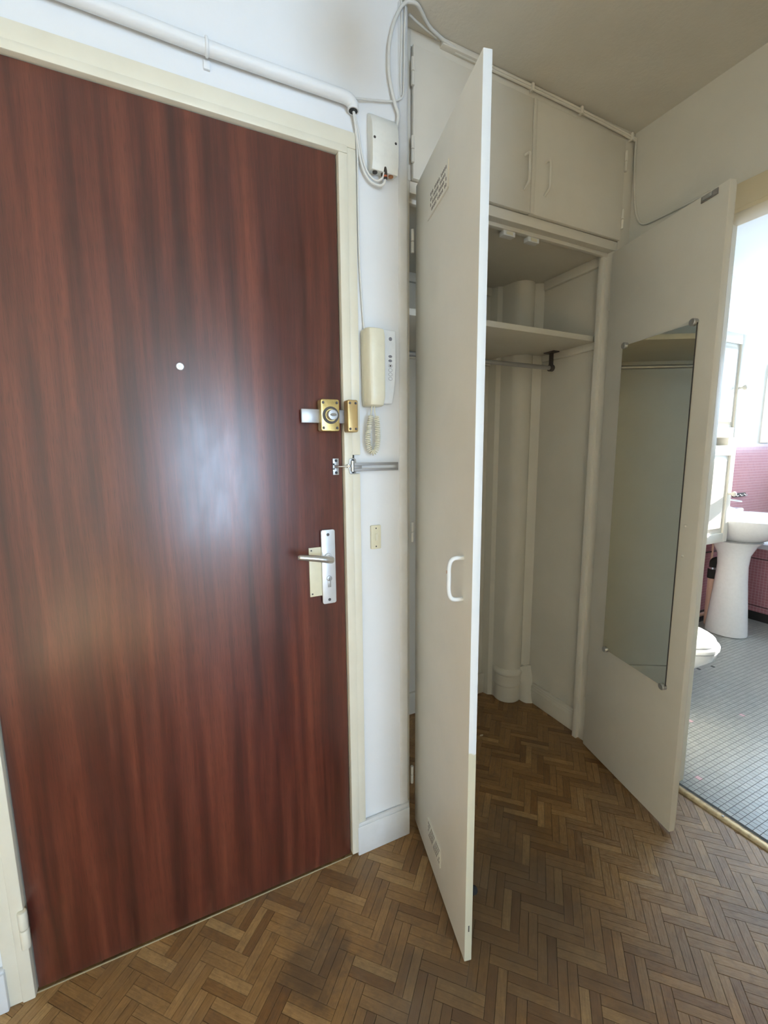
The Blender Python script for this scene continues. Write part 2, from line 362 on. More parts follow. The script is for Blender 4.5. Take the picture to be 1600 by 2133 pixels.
for i in range(-28, 22):
    for j in range(-30, 35):
        o0 = org + (e1+e2)*(2*SW*j) + (e1-e2)*(SL*i)
        for kind in (0, 1):
            for h in (0, 1):
                if kind == 0: p = o0 + e2*(SW*h); d, nn = e1, e2
                else: p = o0 + e2*(2*SW) + e1*(SW*h); d, nn = e2, e1
                c = p + d*(SL/2) + nn*(SW/2)
                if not (-1.85 < c.x < 1.32 and -1.65 < c.y < .66): continue
                quad = [p+d*GAP+nn*GAP, p+d*(SL-GAP)+nn*GAP, p+d*(SL-GAP)+nn*(SW-GAP), p+d*GAP+nn*(SW-GAP)]
                cl = quad
                if c.x < .2: cl = clip(cl, 0, 1, .030)
                elif c.y > .06: cl = clip(clip(cl, 1, 0, 1.185), 0, 1, .597); cl = clip(cl, -1, 0, -.165)
                if c.y <= .06: cl = clip(cl, 1, 0, 1.246)
                if len(cl) < 3: continue
                full = (len(cl) == 4 and all((a-b).length < 1e-6 for a, b in zip(cl, quad)))
                pr = [proj((q.x, q.y, 0)) for q in cl]
                ar = 0
                if all(pr):
                    ccx = sum(q[0] for q in pr)/len(pr); ccy = sum(q[1] for q in pr)/len(pr)
                    if -20 < ccx < 1620 and ccy < 2150 and not hidden((c.x, c.y, 0)):
                        ar = abs(sum(pr[a][0]*pr[(a+1) % len(pr)][1]-pr[(a+1) % len(pr)][0]*pr[a][1] for a in range(len(pr))))/2
                strips.append((ar, p, d, nn, c, cl, full))
strips.sort(key=lambda s: -s[0])
TH = .004
def strip_geo(cl, p, d, nn, base, lift=0.):
    vs, fs, uvs = [], [], []
    k = len(cl); g = Vector((0, 0)); cc = sum(cl, g)/k
    for ins, z in ((0, -TH), (0, -.0005), (.0005, 0)):
        for q in cl:
            q2 = q + (cc-q).normalized()*ins*1.4
            vs.append((q2.x, q2.y, z+lift)); uvs.append(((q2-p).dot(d), (q2-p).dot(nn)))
    for r in (0, 1):
        for a in range(k): b = (a+1) % k; fs.append((base+r*k+a, base+r*k+b, base+(r+1)*k+b, base+(r+1)*k+a))
    fs.append(tuple(base+2*k+a for a in range(k)))
    return vs, fs, uvs
def strip_mesh(name, items, mat, origin=Vector((0, 0))):
    V, Fc, U = [], [], []
    for cl, p, d, nn, lift in items:
        cl2 = [q-origin for q in cl]
        # keep a constant winding
        ar = sum(cl2[a].x*cl2[(a+1) % len(cl2)].y-cl2[(a+1) % len(cl2)].x*cl2[a].y for a in range(len(cl2)))
        if ar < 0: cl2.reverse()
        v, f, u = strip_geo(cl2, p-origin, d, nn, len(V), lift); V += v; Fc += f; U += u
    me = bpy.data.meshes.new(name); me.from_pydata(V, [], Fc); ul = me.uv_layers.new(name='UVMap')
    for lp in me.loops: ul.data[lp.index].uv = U[lp.vertex_index]
    me.materials.append(mat); return me
shared = {}
rest = []
for idx, (ar, p, d, nn, c, cl, full) in enumerate(strips):
    lift = random.uniform(-.0004, .0002)
    if idx < 300 and ar > 0:
        if full:
            key = 0 if (d-e1).length < 1e-6 else 1
            if key not in shared: shared[key] = strip_mesh('parquet_strip', [(cl, p, d, nn, 0)], M['parq'], c)
            me = shared[key]
        else: me = strip_mesh('parquet_strip', [(cl, p, d, nn, 0)], M['parq'], c)
        o = bpy.data.objects.new('parquet_strip', me); COL.objects.link(o); o.parent = floor
        o.location = Vector((c.x, c.y, lift)) - ORG[floor]
    else: rest.append((cl, p, d, nn, lift))
o = bpy.data.objects.new('parquet_field', strip_mesh('parquet_field', rest, M['parq_rest'])); COL.objects.link(o)
o.parent = floor; o.location = -ORG[floor]; o['kind'] = 'stuff'

# ------------------------------------------------------------------ bathroom tile floor
bfloor = tag(bx('floor', (1.262, 4.15, -1.4, .66, -.06, -.0014), M['grout']), 'grey mosaic tile floor of the bathroom', 'floor', kind='structure')
TP = .0215; tiles = []
holes = [(2.471, .267), (2.488, .224), (2.444, .199), (2.345, .221), (2.334, .207), (2.466, .224)]
pinks = [(2.737, .314), (2.039, -.147), (1.392, -.305), (1.745, -.07)]
near = lambda lst, x, y: any(abs(x-a) < TP/2 and abs(y-b) < TP/2 for a, b in lst)
for i in range(-2, 132):
    for j in range(-44, 52):
        x = 1.3245+TP*i; y = -.4333+TP*j
        if x-TP/2 < 1.272 or x > 4.14 or y > .64 or near(holes, x, y): continue
        pr = proj((x, y, 0)); ok = pr and 1380 < pr[0] < 1610 and pr[1] < 1800 and not hidden((x, y, 0))
        tiles.append((pr[2] if ok else 99, x, y))
tiles.sort()
def tile_geo(x, y, base):
    a = TP/2-.0007; b = a-.0004; vs = []
    for r, z in ((a, -.0016), (a, -.0003), (b, 0)): vs += [(x-r, y-r, z), (x+r, y-r, z), (x+r, y+r, z), (x-r, y+r, z)]
    fs = [tuple(base+q for q in (8, 9, 10, 11))]
    for r in (0, 4):
        for k in range(4): fs.append((base+r+k, base+r+(k+1) % 4, base+r+4+(k+1) % 4, base+r+4+k))
    return vs, fs
def tile_mesh(name, lst, mat):
    V, Fc = [], []
    for x, y in lst: v, f = tile_geo(x, y, len(V)); V += v; Fc += f
    me = bpy.data.meshes.new(name); me.from_pydata(V, [], Fc); me.materials.append(mat); return me
tme = tile_mesh('floor_tile', [(0, 0)], M['tile']); pme = tile_mesh('floor_tile', [(0, 0)], M['tile_pink'])
restt = []; cnt = 0
for z, x, y in tiles:
    pk = near(pinks, x, y)
    if pk or (cnt < 290 and z < 90):
        cnt += not pk
        o = bpy.data.objects.new('floor_tile', pme if pk else tme); COL.objects.link(o); o.parent = bfloor
        o.location = Vector((x, y, random.uniform(-.0002, .0002)))-ORG[bfloor]
        if pk: o['label'] = 'pink replacement tile'
    else: restt.append((x, y))
o = bpy.data.objects.new('floor_tile_field', tile_mesh('floor_tile_field', restt, M['tile_rest'])); COL.objects.link(o)
o.parent = bfloor; o.location = -ORG[bfloor]; o['kind'] = 'stuff'

# threshold strip and bathroom door frame
th = MB(); prof = [(1.236, 0), (1.238, .0035), (1.246, .0065), (1.258, .0075), (1.270, .006), (1.277, .002), (1.278, 0)]
th.prism(prof, -.98, -.27, axis='Y')
thr = tag(th.make('trim_1', M['brass_strip'], bevel=0), 'worn brass threshold strip between parquet and bathroom tiles', 'threshold', kind='structure')
MB().lathe([(.0035, 0), (.0045, .0012), (.003, .0022)], (1.258, -.455, .0072), seg=12).make('screw', M['steel'], thr)
MB().lathe([(.0035, 0), (.0045, .0012), (.003, .0022)], (1.258, -.82, .0072), seg=12).make('screw', M['steel'], thr)
tr = thing('trim_2', (1.24, -.62, 0), 'cream frame around the bathroom doorway', 'door frame', kind='structure')
bx('head_casing', (1.224, 1.242, -1.02, -.23, 2.075, 2.150), M['cream_sunlit'], tr, .004)
bx('head_lining', (1.226, 1.325, -.975, -.275, 2.062, 2.095), M['cream_sunlit'], tr, .003)
bx('jamb_casing', (1.226, 1.242, -.275, -.21, 0, 2.075), M['cream'], tr, .004)
bx('jamb_lining', (1.232, 1.325, -.283, -.262, 0, 2.07), M['cream'], tr, .003)
bx('jamb_casing', (1.226, 1.242, -1.03, -.97, 0, 2.075), M['cream'], tr, .004)
bx('jamb_lining', (1.232, 1.325, -.985, -.965, 0, 2.07), M['cream'], tr, .003)

# ------------------------------------------------------------------ entrance door and frame
DL, DT = -.835, 2.098
leaf = MB().box(DL+.003, -.003, 0, .042, .008, DT-.003).make('door_1', M['mahogany'], bevel=.0025)
tag(leaf, 'dark mahogany entrance door with varnished vertical grain', 'door', kind='structure')
fr = thing('trim_3', (-.42, 0, 0), 'cream painted frame around the mahogany entrance door', 'door frame', kind='structure')
bx('jamb', (0, .026, -.013, .09, .012, DT+.0), M['cream'], fr, .003)
bx('jamb', (DL-.026, DL, -.013, .09, .0, DT), M['cream'], fr, .003)
bx('head', (DL-.026, .026, -.013, .09, DT, DT+.020), M['cream'], fr, .003)
bx('casing', (.024, .052, -.009, .01, 1.312, DT+.018), M['cream'], fr, .003)
bx('casing', (.021, .050, -.010, .01, .100, 1.258), M['cream'], fr, .003)
bx('casing', (DL-.054, DL-.024, -.009, .01, .0, DT+.018), M['cream'], fr, .003)
bx('casing', (DL-.054, .052, -.009, .01, DT+.018, 2.156), M['cream'], fr, .003)
bx('door_stop', (-.012, .0, .044, .09, .0, DT), M['black'], fr)
hg = MB(); hg.cyl((DL-.002, -.016, .205), (DL-.002, -.016, .252), .0095, 14).make('hinge_barrel', M['cream'], fr, .003)
MB().cyl((DL-.002, -.016, .152), (DL-.002, -.016, .203), .0095, 14).make('hinge_barrel', M['cream'], fr, .003)
bx('sill_strip', (DL, 0, -.003, .0, -.002, .0028), M['sill'], fr, .0005)
# peephole
pe = MB().lathe([(.009, 0), (.009, .002), (.0075, .0035), (.005, .0035)], (-.411, 0, 1.528), 'Y', 20).make('peephole', M['alu'], leaf); pe['label'] = 'small round peephole'
MB().lathe([(.0045, 0), (.0045, .0008)], (-.411, -.0034, 1.528), 'Y', 14).make('lens', M['plastic_white'], pe)
# long handle plate, lever, cylinder
def rrect(x0, x1, z0, z1, r, k=5):
    out = []
    for cx_, cz_, a0 in ((x1-r, z1-r, 0), (x0+r, z1-r, 90), (x0+r, z0+r, 180), (x1-r, z0+r, 270)):
        for q in range(k+1): a = math.radians(a0+90*q/k); out.append((cx_+r*math.cos(a), cz_+r*math.sin(a)))
    return out
MB().prism(rrect(-.111, -.060, .905, 1.050, .001), -.0045, 0, axis='Y').make('backing_plate', M['ivory_plate'], leaf, .0008)['label'] = 'cream plate behind the handle plate'
for z in (.913, 1.042): MB().lathe([(.0025, 0), (.0022, .001)], (-.104, -.0045, z), 'Y', 10).make('screw', M['dark_steel'], leaf)
pl_ = MB().prism(rrect(-.0755, -.0345, .880, 1.100, .006), -.0125, -.0045, axis='Y').make('handle_plate', M['alu'], leaf, .0012); pl_['label'] = 'tall white aluminium handle plate'
for z in (.892, 1.086): MB().lathe([(.0045, 0), (.004, .0012), (.002, .0014)], (-.0555, -.0125, z), 'Y', 14).make('screw', M['dark_steel'], pl_)
cy = MB(); cy.cyl((-.0550, -.0125, .956), (-.0550, -.0150, .956), .0082, 20); cy.box(-.0595, -.0505, -.0148, -.0125, .930, .955)
cy.make('lock_cylinder', M['steel'], pl_, .0005)
bx('keyhole', (-.0556, -.0544, -.0153, -.0148, .951, .961), M['black'], pl_)
lv = MB().tube([(-.0575, -.0125, 1.020), (-.0575, -.040, 1.020), (-.0590, -.050, 1.0205), (-.064, -.0585, 1.022), (-.078, -.062, 1.026), (-.110, -.0625, 1.033), (-.150, -.062, 1.040), (-.1545, -.062, 1.041)],
          [.0085, .0085, .009, .0095, .0095, .0090, .0080, .0045], 16, 4).make('lever', M['alu_lever'], leaf, smooth=True, ang=60); lv['label'] = 'satin aluminium lever handle'
MB().lathe([(.012, 0), (.012, .003), (.010, .005)], (-.0575, -.0125, 1.020), 'Y', 20).make('rosette', M['alu'], pl_)
# rim lock with bolt and turn knob
lk = MB().prism(rrect(-.0725, -.0190, 1.378, 1.464, .006), -.032, 0, axis='Y').make('rim_lock', M['brass'], leaf, .002, 3); lk['label'] = 'brass rim lock with round turn knob'
MB().lathe([(.0235, 0), (.0235, .0006)], (-.0445, -.032, 1.421), 'Y', 28).make('worn_ring', M['worn'], lk)
MB().lathe([(.0170, 0), (.0165, .004), (.0150, .004)], (-.0445, -.0326, 1.421), 'Y', 28).make('knob_collar', M['brass'], lk)
MB().lathe([(.0140, 0), (.0140, .014), (.0130, .0165), (.008, .017)], (-.0445, -.0360, 1.421), 'Y', 28).make('turn_knob', M['steel'], lk)
MB().lathe([(.0090, 0), (.0088, .0012)], (-.0445, -.0530, 1.421), 'Y', 20, 1, .45).make('knob_emblem', M['chrome'], lk)
for x in (-.0655, -.0265):
    for z in (1.387, 1.4545): MB().lathe([(.0038, 0), (.0036, .0008), (.001, .0002)], (x, -.032, z), 'Y', 12).make('screw', M['dark_steel'], lk)
bx('bolt', (-.122, -.072, -.017, -.008, 1.4005, 1.4375), M['steel'], lk, .0012)
bx('bolt', (-.020, .006, -.017, -.008, 1.4005, 1.4375), M['dull_steel'], lk, .0012)
kp = MB().prism(rrect(.0005, .0315, 1.3755, 1.4635, .005), -.044, -.012, axis='Y').make('lock_keeper', M['gold'], fr, .003, 3); kp['label'] = 'bronze coloured keeper of the rim lock'
for x in (.0075, .0245):
    for z in (1.3845, 1.4545): MB().lathe([(.0036, 0), (.0034, .0008), (.001, .0002)], (x, -.044, z), 'Y', 12).make('screw', M['dark_steel'], kp)
# door guard
dg = MB(); dg.box(-.033, -.015, -.006, 0, 1.2830, 1.3030); dg.box(-.033, -.015, -.006, 0, 1.2560, 1.2760); dg.box(-.033, -.027, -.006, 0, 1.27, 1.29)
dgo = dg.make('guard_catch', M['steel'], leaf, .001); dgo['label'] = 'steel catch plate of the door guard'
for z in (1.2965, 1.2625): MB().lathe([(.0042, 0), (.004, .001)], (-.0235, -.006, z), 'Y', 12).make('screw', M['black'], dgo)
MB().tube([(-.026, -.004, 1.2795), (-.020, -.016, 1.2795), (.004, -.020, 1.2795)], .0022, 8).make('catch_pin', M['chrome'], dgo)
gd = thing('door_guard', (.03, -.010, 1.256), 'grey steel swing-bar door guard screwed to the frame', 'door guard')
MB().prism(rrect(.013, .034, 1.2575, 1.3030, .006), -.0165, -.0135, axis='Y').make('bracket', M['steel'], gd, .0008)
for z in (1.2965, 1.2635): MB().lathe([(.0040, 0), (.0038, .001)], (.0245, -.0165, z), 'Y', 12).make('screw', M['black'], gd)
MB().cyl((.020, -.024, 1.265), (.020, -.024, 1.296), .0040, 12).make('hinge_pin', M['chrome'], gd)
kn = MB(); kn.tube([(.004, -.021, 1.281), (.012, -.025, 1.281)], .0042, 12); kn.tube([(.008, -.022, 1.276), (.008, -.022, 1.286)], .0042, 12); kn.make('knuckle', M['chrome'], gd)
bar = MB()
bar.box(.026, .169, -.021, -.017, 1.2815, 1.2895); bar.box(.026, .169, -.021, -.017, 1.2655, 1.2730); bar.box(.162, .169, -.021, -.017, 1.2730, 1.2815); bar.box(.026, .050, -.021, -.017, 1.2730, 1.2815)
bar.make('swing_bar', M['dull_steel'], gd, .0006)

# baseboards
bb = MB(); bb.prism([(.020, 0), (.2125, 0), (.2125, -.015), (.020, -.015)], .0, .104)
bbo = tag(bb.make('baseboard_entrance', M['skirt'], bevel=.003), 'white skirting board between entrance frame and closet', 'baseboard', kind='structure')
bx('cap', (.020, .2115, -.013, .0, .103, .117), M['skirt'], bbo, .004)
bx('corner_piece', (.207, .2175, -.002, .045, .055, .118), M['skirt'], bbo, .002)
b2 = bx('baseboard_left', (-1.8, DL-.050, -.018, 0, 0, .105), M['skirt'], None, .003)
tag(b2, 'white skirting board left of the entrance door', 'baseboard', kind='structure')
bx('cap', (-1.8, DL-.050, -.014, 0, .104, .112), M['skirt'], b2, .003)

# ------------------------------------------------------------------ built-in closet
cl_ = thing('built_in_closet', (.70, .055, 0), 'ivory built-in closet with two open doors and top cupboards', 'closet')
YC = .055
def cx_(name, d, bev=.002, mat='closet'): return bx(name, d, M[mat], cl_, bev)
cx_('stile', (.205, .250, YC, YC+.05, 0, 2.121)); cx_('stile', (.205, .2545, YC, YC+.05, 2.121, H)); cx_('stile', (1.160, 1.242, YC, YC+.05, 0, 2.088)); cx_('stile', (1.176, 1.242, YC, YC+.05, 2.088, H))
cx_('head_rail', (.250, 1.176, YC, YC+.045, 2.088, 2.121)); cx_('top_rail', (.250, 1.176, YC, YC+.045, 2.474, H))
cx_('stop_strip', (.250, 1.160, YC+.028, YC+.046, 2.076, 2.095)); cx_('stop_strip', (1.143, 1.190, YC+.033, YC+.055, 0, 2.085)); 
cx_('ceiling_panel', (.16, 1.19, YC+.046, .60, 2.098, 2.119), .001, 'closet_in')
MB().prism([(.16, .127), (1.19, .127), (1.19, .425), (1.135, .430), (1.080, .418), (1.020, .478), (1.005, .60), (.16, .60)], 1.765, 1.786).make('shelf', M['closet_in'], cl_, .001)
for nm, d in (('batten', (1.172, 1.19, .13, .425, 2.060, 2.098)), ('batten', (.16, 1.0, .583, .60, 2.060, 2.098)), ('batten', (1.172, 1.19, .13, .420, 1.735, 1.765)), ('batten', (.16, 1.0, .583, .60, 1.735, 1.765)), ('batten', (.16, .178, .13, .60, 1.735, 1.765))):
    cx_(nm, d, .002, 'closet_in')
rod = MB().cyl((.17, .340, 1.694), (1.158, .340, 1.694), .0095, 16).make('hanging_rail', M['steel'], cl_); rod['label'] = 'steel clothes rail'
for x in (1.150, .19):
    br = MB(); br.box(x-.018, x+.018, .310, .370, 1.7605, 1.765); br.box(x-.006, x+.006, .332, .348, 1.700, 1.762); br.cyl((x-.010, .340, 1.694), (x+.010, .340, 1.694), .0155, 16)
    br.make('rail_bracket', M['dark_steel'], cl_, .001)
for x0 in (.640, .752):
    mc = bx('magnet_catch', (x0, x0+.052, .088, .112, 2.0605, 2.0775), M['plastic_white'], cl_, .002)
    bx('magnet', (x0+.012, x0+.040, .0865, .089, 2.0640, 2.0735), M['plastic_cream'], mc)
# skirtings inside the closet
sk = MB(); sk.box(1.172, 1.19, .11, .400, 0, .098); sk.make('skirting', M['closet_in'], cl_, .003)
cx_('skirting_cap', (1.176, 1.19, .11, .400, .097, .108), .003, 'closet_in'); cx_('skirting_bead', (1.1695, 1.19, .11, .400, .066, .072), .002, 'closet_in'); cx_('skirting_bead', (1.1695, 1.19, .11, .400, .084, .089), .002, 'closet_in')
cx_('skirting', (.16, 1.02, .585, .60, 0, .114), .003, 'closet_in'); cx_('skirting', (.16, .176, .13, .60, 0, .114), .003, 'closet_in')
# cupboard doors above
for (x0, x1, hx, hs, lab) in ((.256, .7120, .683, 1, 'left cupboard door above the closet'), (.7135, 1.1735, .776, -1, 'right cupboard door above the closet')):
    dr = bx('cupboard_door', (x0, x1, YC-.012, YC+.008, 2.1225, 2.4725), M['closet'], cl_, .002); dr['label'] = lab
    y = YC-.012
    MB().tube([(hx, y, 2.295), (hx+.002, y-.014, 2.294), (hx, y-.023, 2.284), (hx, y-.024, 2.25), (hx, y-.024, 2.215), (hx, y-.019, 2.202), (hx, y, 2.190)], .0042, 10, 4).make('handle', M['closet'], dr, ang=60)
    hxx = x0-.004 if hs > 0 else x1+.003
    for za, zb in ((2.434, 2.363), (2.232, 2.162)):
        zm = (za+zb)/2
        MB().cyl((hxx, y-.003, zm+.001), (hxx, y-.003, za), .0055, 12).make('hinge_barrel', M['closet'], dr, .0015)
        MB().cyl((hxx, y-.003, zb), (hxx, y-.003, zm-.001), .0055, 12).make('hinge_barrel', M['closet'], dr, .0015)
    if hs < 0: bx('cover_strip', (x0, x0+.016, y-.0025, y, 2.1225, 2.4725), M['closet'], dr, .001)

def door_frame(a, b):
    a = Vector((*a, 0)); b = Vector((*b, 0)); d = (b-a).normalized(); nrm = Vector((d.y, -d.x, 0))    # nrm points to the left face side
    Mx = Matrix(((d.x, nrm.x, 0, a.x), (d.y, nrm.y, 0, a.y), (0, 0, 1, 0), (0, 0, 0, 1)))
    return Mx, (b-a).length
# left door: local s along width, q out of the left face, z up
ML, LW = door_frame((.252, .020), (.149, -.418))
ld = MB().box(0, LW, -.020, 0, .012, 2.088, ML).make('closet_door', [M['closet'], M['edge']], cl_, .0015)
ld['label'] = 'left closet door swung open, with D handle and vents'
for p in ld.data.polygons:
    n_ = p.normal
    if n_.dot(ML.to_3x3() @ Vector((1, 0, 0))) > .8: p.material_index = 1
MB().tube([ML @ Vector(v) for v in ((.398, 0, 1.072), (.398, .020, 1.072), (.398, .031, 1.066), (.398, .036, 1.050), (.398, .036, 1.022), (.398, .036, .994), (.398, .031, .977), (.398, .020, .971), (.398, 0, .971))], .0052, 12, 4).make('handle', M['white_gloss'], ld, ang=60)
bx_ = MB().box(.3965, .3995, .0405, .0416, 1.036, 1.044, ML).make('paint_chip', M['copper'], ld)
for (s0, s1, z0, z1, sl0, sl1, zl0, zl1) in ((.118, .271, 1.939, 2.000, .145, .258, 1.951, 1.990), (.152, .268, .097, .157, .160, .260, .108, .147)):
    g = MB(); t = .0022
    g.box(s0, s1, 0, t, z0, z1, ML); vent = g.make('vent_grille', M['closet'], ld, .0008); vent['label'] = 'painted ventilation grille'
    g = MB(); g.box(s1-.0015, s1+.0015, 0, t+.0012, z0, z1, ML); g.box(s0, s1, 0, t+.0012, z0-.0015, z0+.0015, ML) if z0 > 1 else g.box(s0, s1, 0, t+.0012, z1-.0015, z1+.0015, ML)
    g.make('grille_rim', M['closet'], vent)
    g = MB(); nS = 15
    for k in range(nS):
        for r in range(4):
            s = sl0+(sl1-sl0)*k/(nS-1); z = zl0+(zl1-zl0)*r/3
            if (k*7+r*5) % 6 == 0: continue
            g.box(s-.0018, s+.0018, t-.0006, t+.0004, z-.0036, z+.0036, ML)
    g.make('grille_slots', M['worn'], vent, smooth=False)
for z0 in (1.909, 1.027, .150):
    for a, b in ((0, .032), (.034, .066)): MB().cyl((.2465, .031, z0+a), (.2465, .031, z0+b), .0055, 12).make('hinge_barrel', M['white_gloss'], ld, .0015)
    MB().box(-.014, .004, -.010, -.006, z0+.034, z0+.062, ML).make('hinge_leaf', M['white_gloss'], ld)
st = MB(); st.lathe([(.010, 0), (.0105, .008), (.008, .013), (.0045, .015)], (0, 0, 0), 'X', 14)
for v in st.bm.verts: v.co = Vector((.178, -.405, .195)) + v.co
st.make('door_stop', M['rubber'], ld)
bx_ = MB().box(LW-.0002, LW+.0003, -.012, -.009, .100, .118, ML).make('edge_nick', M['dark_steel'], ld)
# right door with mirror
MR, RW = door_frame((1.131, .039), (1.012, -.413))
rd = MB().box(0, RW, -.022, 0, .011, 2.068, MR)
rd.box(.002, RW-.001, -.026, -.0215, .016, 2.063, MR)
rd = rd.make('closet_door', M['closet'], cl_, .0025); rd['label'] = 'right closet door swung open, carrying a tall mirror'
mi = MB().box(.099, .408, .004, .009, .513, 1.702, MR).make('mirror', [M['mirror'], M['dark_steel']], rd); mi['label'] = 'tall frameless mirror'
for p in mi.data.polygons:
    if abs(p.normal.dot(MR.to_3x3() @ Vector((0, 1, 0)))) < .8: p.material_index = 1
for s, z in ((.108, 1.702), (.396, 1.705), (.398, .512), (.112, .513)):
    c = MB(); R3 = MR.to_3x3(); p0 = MR @ Vector((s, 0, z)); q = R3 @ Vector((0, 1, 0))
    c.tube([p0, p0+q*.014, p0+q*.016], [.0115, .0115, .0095], 20); c.make('mirror_clip', M['steel'], rd)
ct = MB().box(.380, .434, 0, .004, 2.046, 2.063, MR).make('catch_plate', M['dull_steel'], rd, .001)
MB().box(.388, .418, .004, .007, 2.049, 2.060, MR).make('catch_tongue', M['steel'], ct, .001)
for z in (1.076, .978):
    p0 = MR @ Vector((.424, 0, z)); q = MR.to_3x3() @ Vector((0, 1, 0))
    MB().tube([p0, p0+q*.003, p0+q*.0045], [.004, .004, .002], 10).make('filled_hole', M['closet'], rd)
for z0 in (1.86, 1.03, .16):
    MB().cyl((1.143, .046, z0), (1.143, .046, z0+.066), .0055, 12).make('hinge_barrel', M['closet'], rd, .0015)

# pipe casing in the closet corner
cc = (1.106, .500); prf = [(1.003, .599), (1.015, .560), (1.035, .548)]
for k in range(15):
    a = math.radians(195+ (318-195)*k/14); prf.append((cc[0]+.062*math.cos(a), cc[1]+.062*math.sin(a)))
prf += [(1.168, .447), (1.189, .435), (1.189, .599)]
pc = MB().prism(prf, 0, 2.45).make('pipe_casing', M['closet_in'], wall_c, ang=25); pc['label'] = 'rounded plastered pipe casing in the closet corner'
MB().lathe([(.066, .0), (.0700, .004), (.0700, .085), (.0740, .090), (.0750, .098), (.0725, .106), (.0715, .112), (.0715, .148), (.0765, .153), (.0775, .160), (.074, .170), (.062, .180)], (1.098, .502, 0), seg=40).make('base_collar', M['closet_in'], pc)
pt = MB(); rows = []
for i in range(9):
    t = i/8; row = []
    for j in range(9):
        q = j/8; a = Vector((1.135, .440, 0)).lerp(Vector((1.1955, .385, 0)), q)
        bul = (1-t)**1.5*.022*math.sin(PI*min(1, q*1.1)) + random.uniform(-.003, .003)*(0 < j < 8)
        row.append(Vector((a.x-bul*.6, a.y-bul*.8+.05*t*q*.8, .19*t+random.uniform(-.004, .004)*(i == 8))))
    rows.append(row)
for r in rows:
    r.append(r[-1]+Vector((.01, .08, 0))); r.insert(0, r[0]+Vector((-.01, .06, 0)))
pt.rings(rows); pt.make('plaster_lump', M['closet_in'], pc, ang=80)
fl = MB(); fl.lathe([(.008, 0), (.0075, .0018), (.003, .0025)], (.768, .297, .0), seg=9, sx=1.3, sy=.6)
tag(fl.make('paint_flake', M['debris']), 'pale paint flake lying on the closet floor', 'paint flake')

# ------------------------------------------------------------------ things on the entrance wall
# conduit
cp = thing('conduit_pipe', (-.3, -.02, 2.20), 'white painted conduit pipe above the entrance door', 'pipe')
MB().tube([(-1.2, -.019, 2.235), (-.559, -.019, 2.226), (-.311, -.019, 2.2215), (-.128, -.019, 2.2225), (0, -.019, 2.224), (.022, -.019, 2.2235), (.034, -.019, 2.219), (.0415, -.019, 2.210), (.042, -.019, 2.198)], .0148, 20, 3).make('tube', M['wall'], cp, ang=60)
for xx in (-.311, -.95):
    c = MB()
    ring = []
    for k in range(13):
        a = math.radians(-100+200*k/12); ring.append((xx, -.019-.0165*math.cos(a), 2.2215+(0 if xx > -.5 else .010)+.0165*math.sin(a)))
    c.tube(ring, .004, 8); c.box(xx-.006, xx+.006, -.006, 0, 2.236, 2.252); c.box(xx-.007, xx+.007, -.007, 0, 2.188, 2.206)
    c.make('pipe_clip', M['wall'], cp, .001)
MB().cyl((.042, -.019, 2.199), (.042, -.019, 2.1975), .0115, 16).make('pipe_mouth', M['black'], cp)
# terminal box
tb = thing('terminal_box', (.125, 0, 2.07), 'ivory telephone terminal box on the wall by the closet', 'junction box')
b = MB(); prof = [(0, 2.074), (-.030, 2.068), (-.036, 2.090), (-.037, 2.150), (-.034, 2.180), (-.024, 2.200), (-.010, 2.214), (0, 2.218)]
b.rings([[(x, p[0], p[1]) for p in prof] for x in (.0885, .1665)]); b.make('cover', M['box'], tb, .002)
for x, z in ((.0945, 2.142), (.157, 2.142)): MB().lathe([(.0035, 0), (.003, .001)], (x, -.0368, z), 'Y', 12).make('screw', M['dark_steel'], tb)
for x in (.102, .127, .150):
    g = MB(); g.cyl((x, -.0195, 2.0665), (x, -.0195, 2.080), .0068, 14); g.make('gland', M['worn'] if x < .14 else M['copper'], tb)
# cables
def cable(label, pts, r=.0028, mat='cable', sm=6):
    return tag(MB().tube(pts, r, 8, sm).make('cable', M[mat], ang=60), label, 'cable')
cable('white cable looping from the pipe end into the terminal box', [(.128, -.028, 2.072), (.129, -.028, 2.055), (.127, -.022, 2.044), (.114, -.016, 2.040), (.090, -.013, 2.047), (.071, -.012, 2.071), (.060, -.012, 2.112), (.053, -.012, 2.160), (.045, -.016, 2.200)], .0034)
cable('second white cable beside the loop below the terminal box', [(.124, -.030, 2.068), (.122, -.026, 2.056), (.112, -.018, 2.050), (.094, -.014, 2.056), (.077, -.012, 2.078), (.066, -.011, 2.115), (.060, -.011, 2.155), (.052, -.013, 2.185), (.041, -.020, 2.202)], .0030)
dk = thing('cable_end', (.128, -.028, 2.055), 'black cable end with orange band below the terminal box', 'cable end')
MB().tube([(.127, -.029, 2.080), (.1285, -.030, 2.066), (.1285, -.030, 2.052)], .0050, 10).make('sleeve', M['worn'], dk); MB().cyl((.1285, -.030, 2.060), (.1285, -.030, 2.056), .0054, 12).make('band', M['orange'], dk)
cable('thin white cable running down the door frame to the intercom', [(.042, -.018, 2.201), (.052, -.011, 2.153), (.0565, -.008, 2.097), (.057, -.006, 1.991), (.0585, -.006, 1.846), (.065, -.006, 1.722), (.069, -.008, 1.660)], .0026)
cable('white cable running across to the closet corner and up', [(.050, -.016, 2.232), (.108, -.010, 2.249), (.158, -.009, 2.262), (.183, -.009, 2.274), (.195, -.009, 2.292), (.1975, -.009, 2.346), (.199, -.009, 2.426), (.202, -.009, 2.516)], .0026)
cable('white cable straight up the wall beside the closet corner', [(.190, -.006, 2.287), (.1885, -.006, 2.344), (.192, -.006, 2.440), (.1905, -.006, 2.516)], .0024)
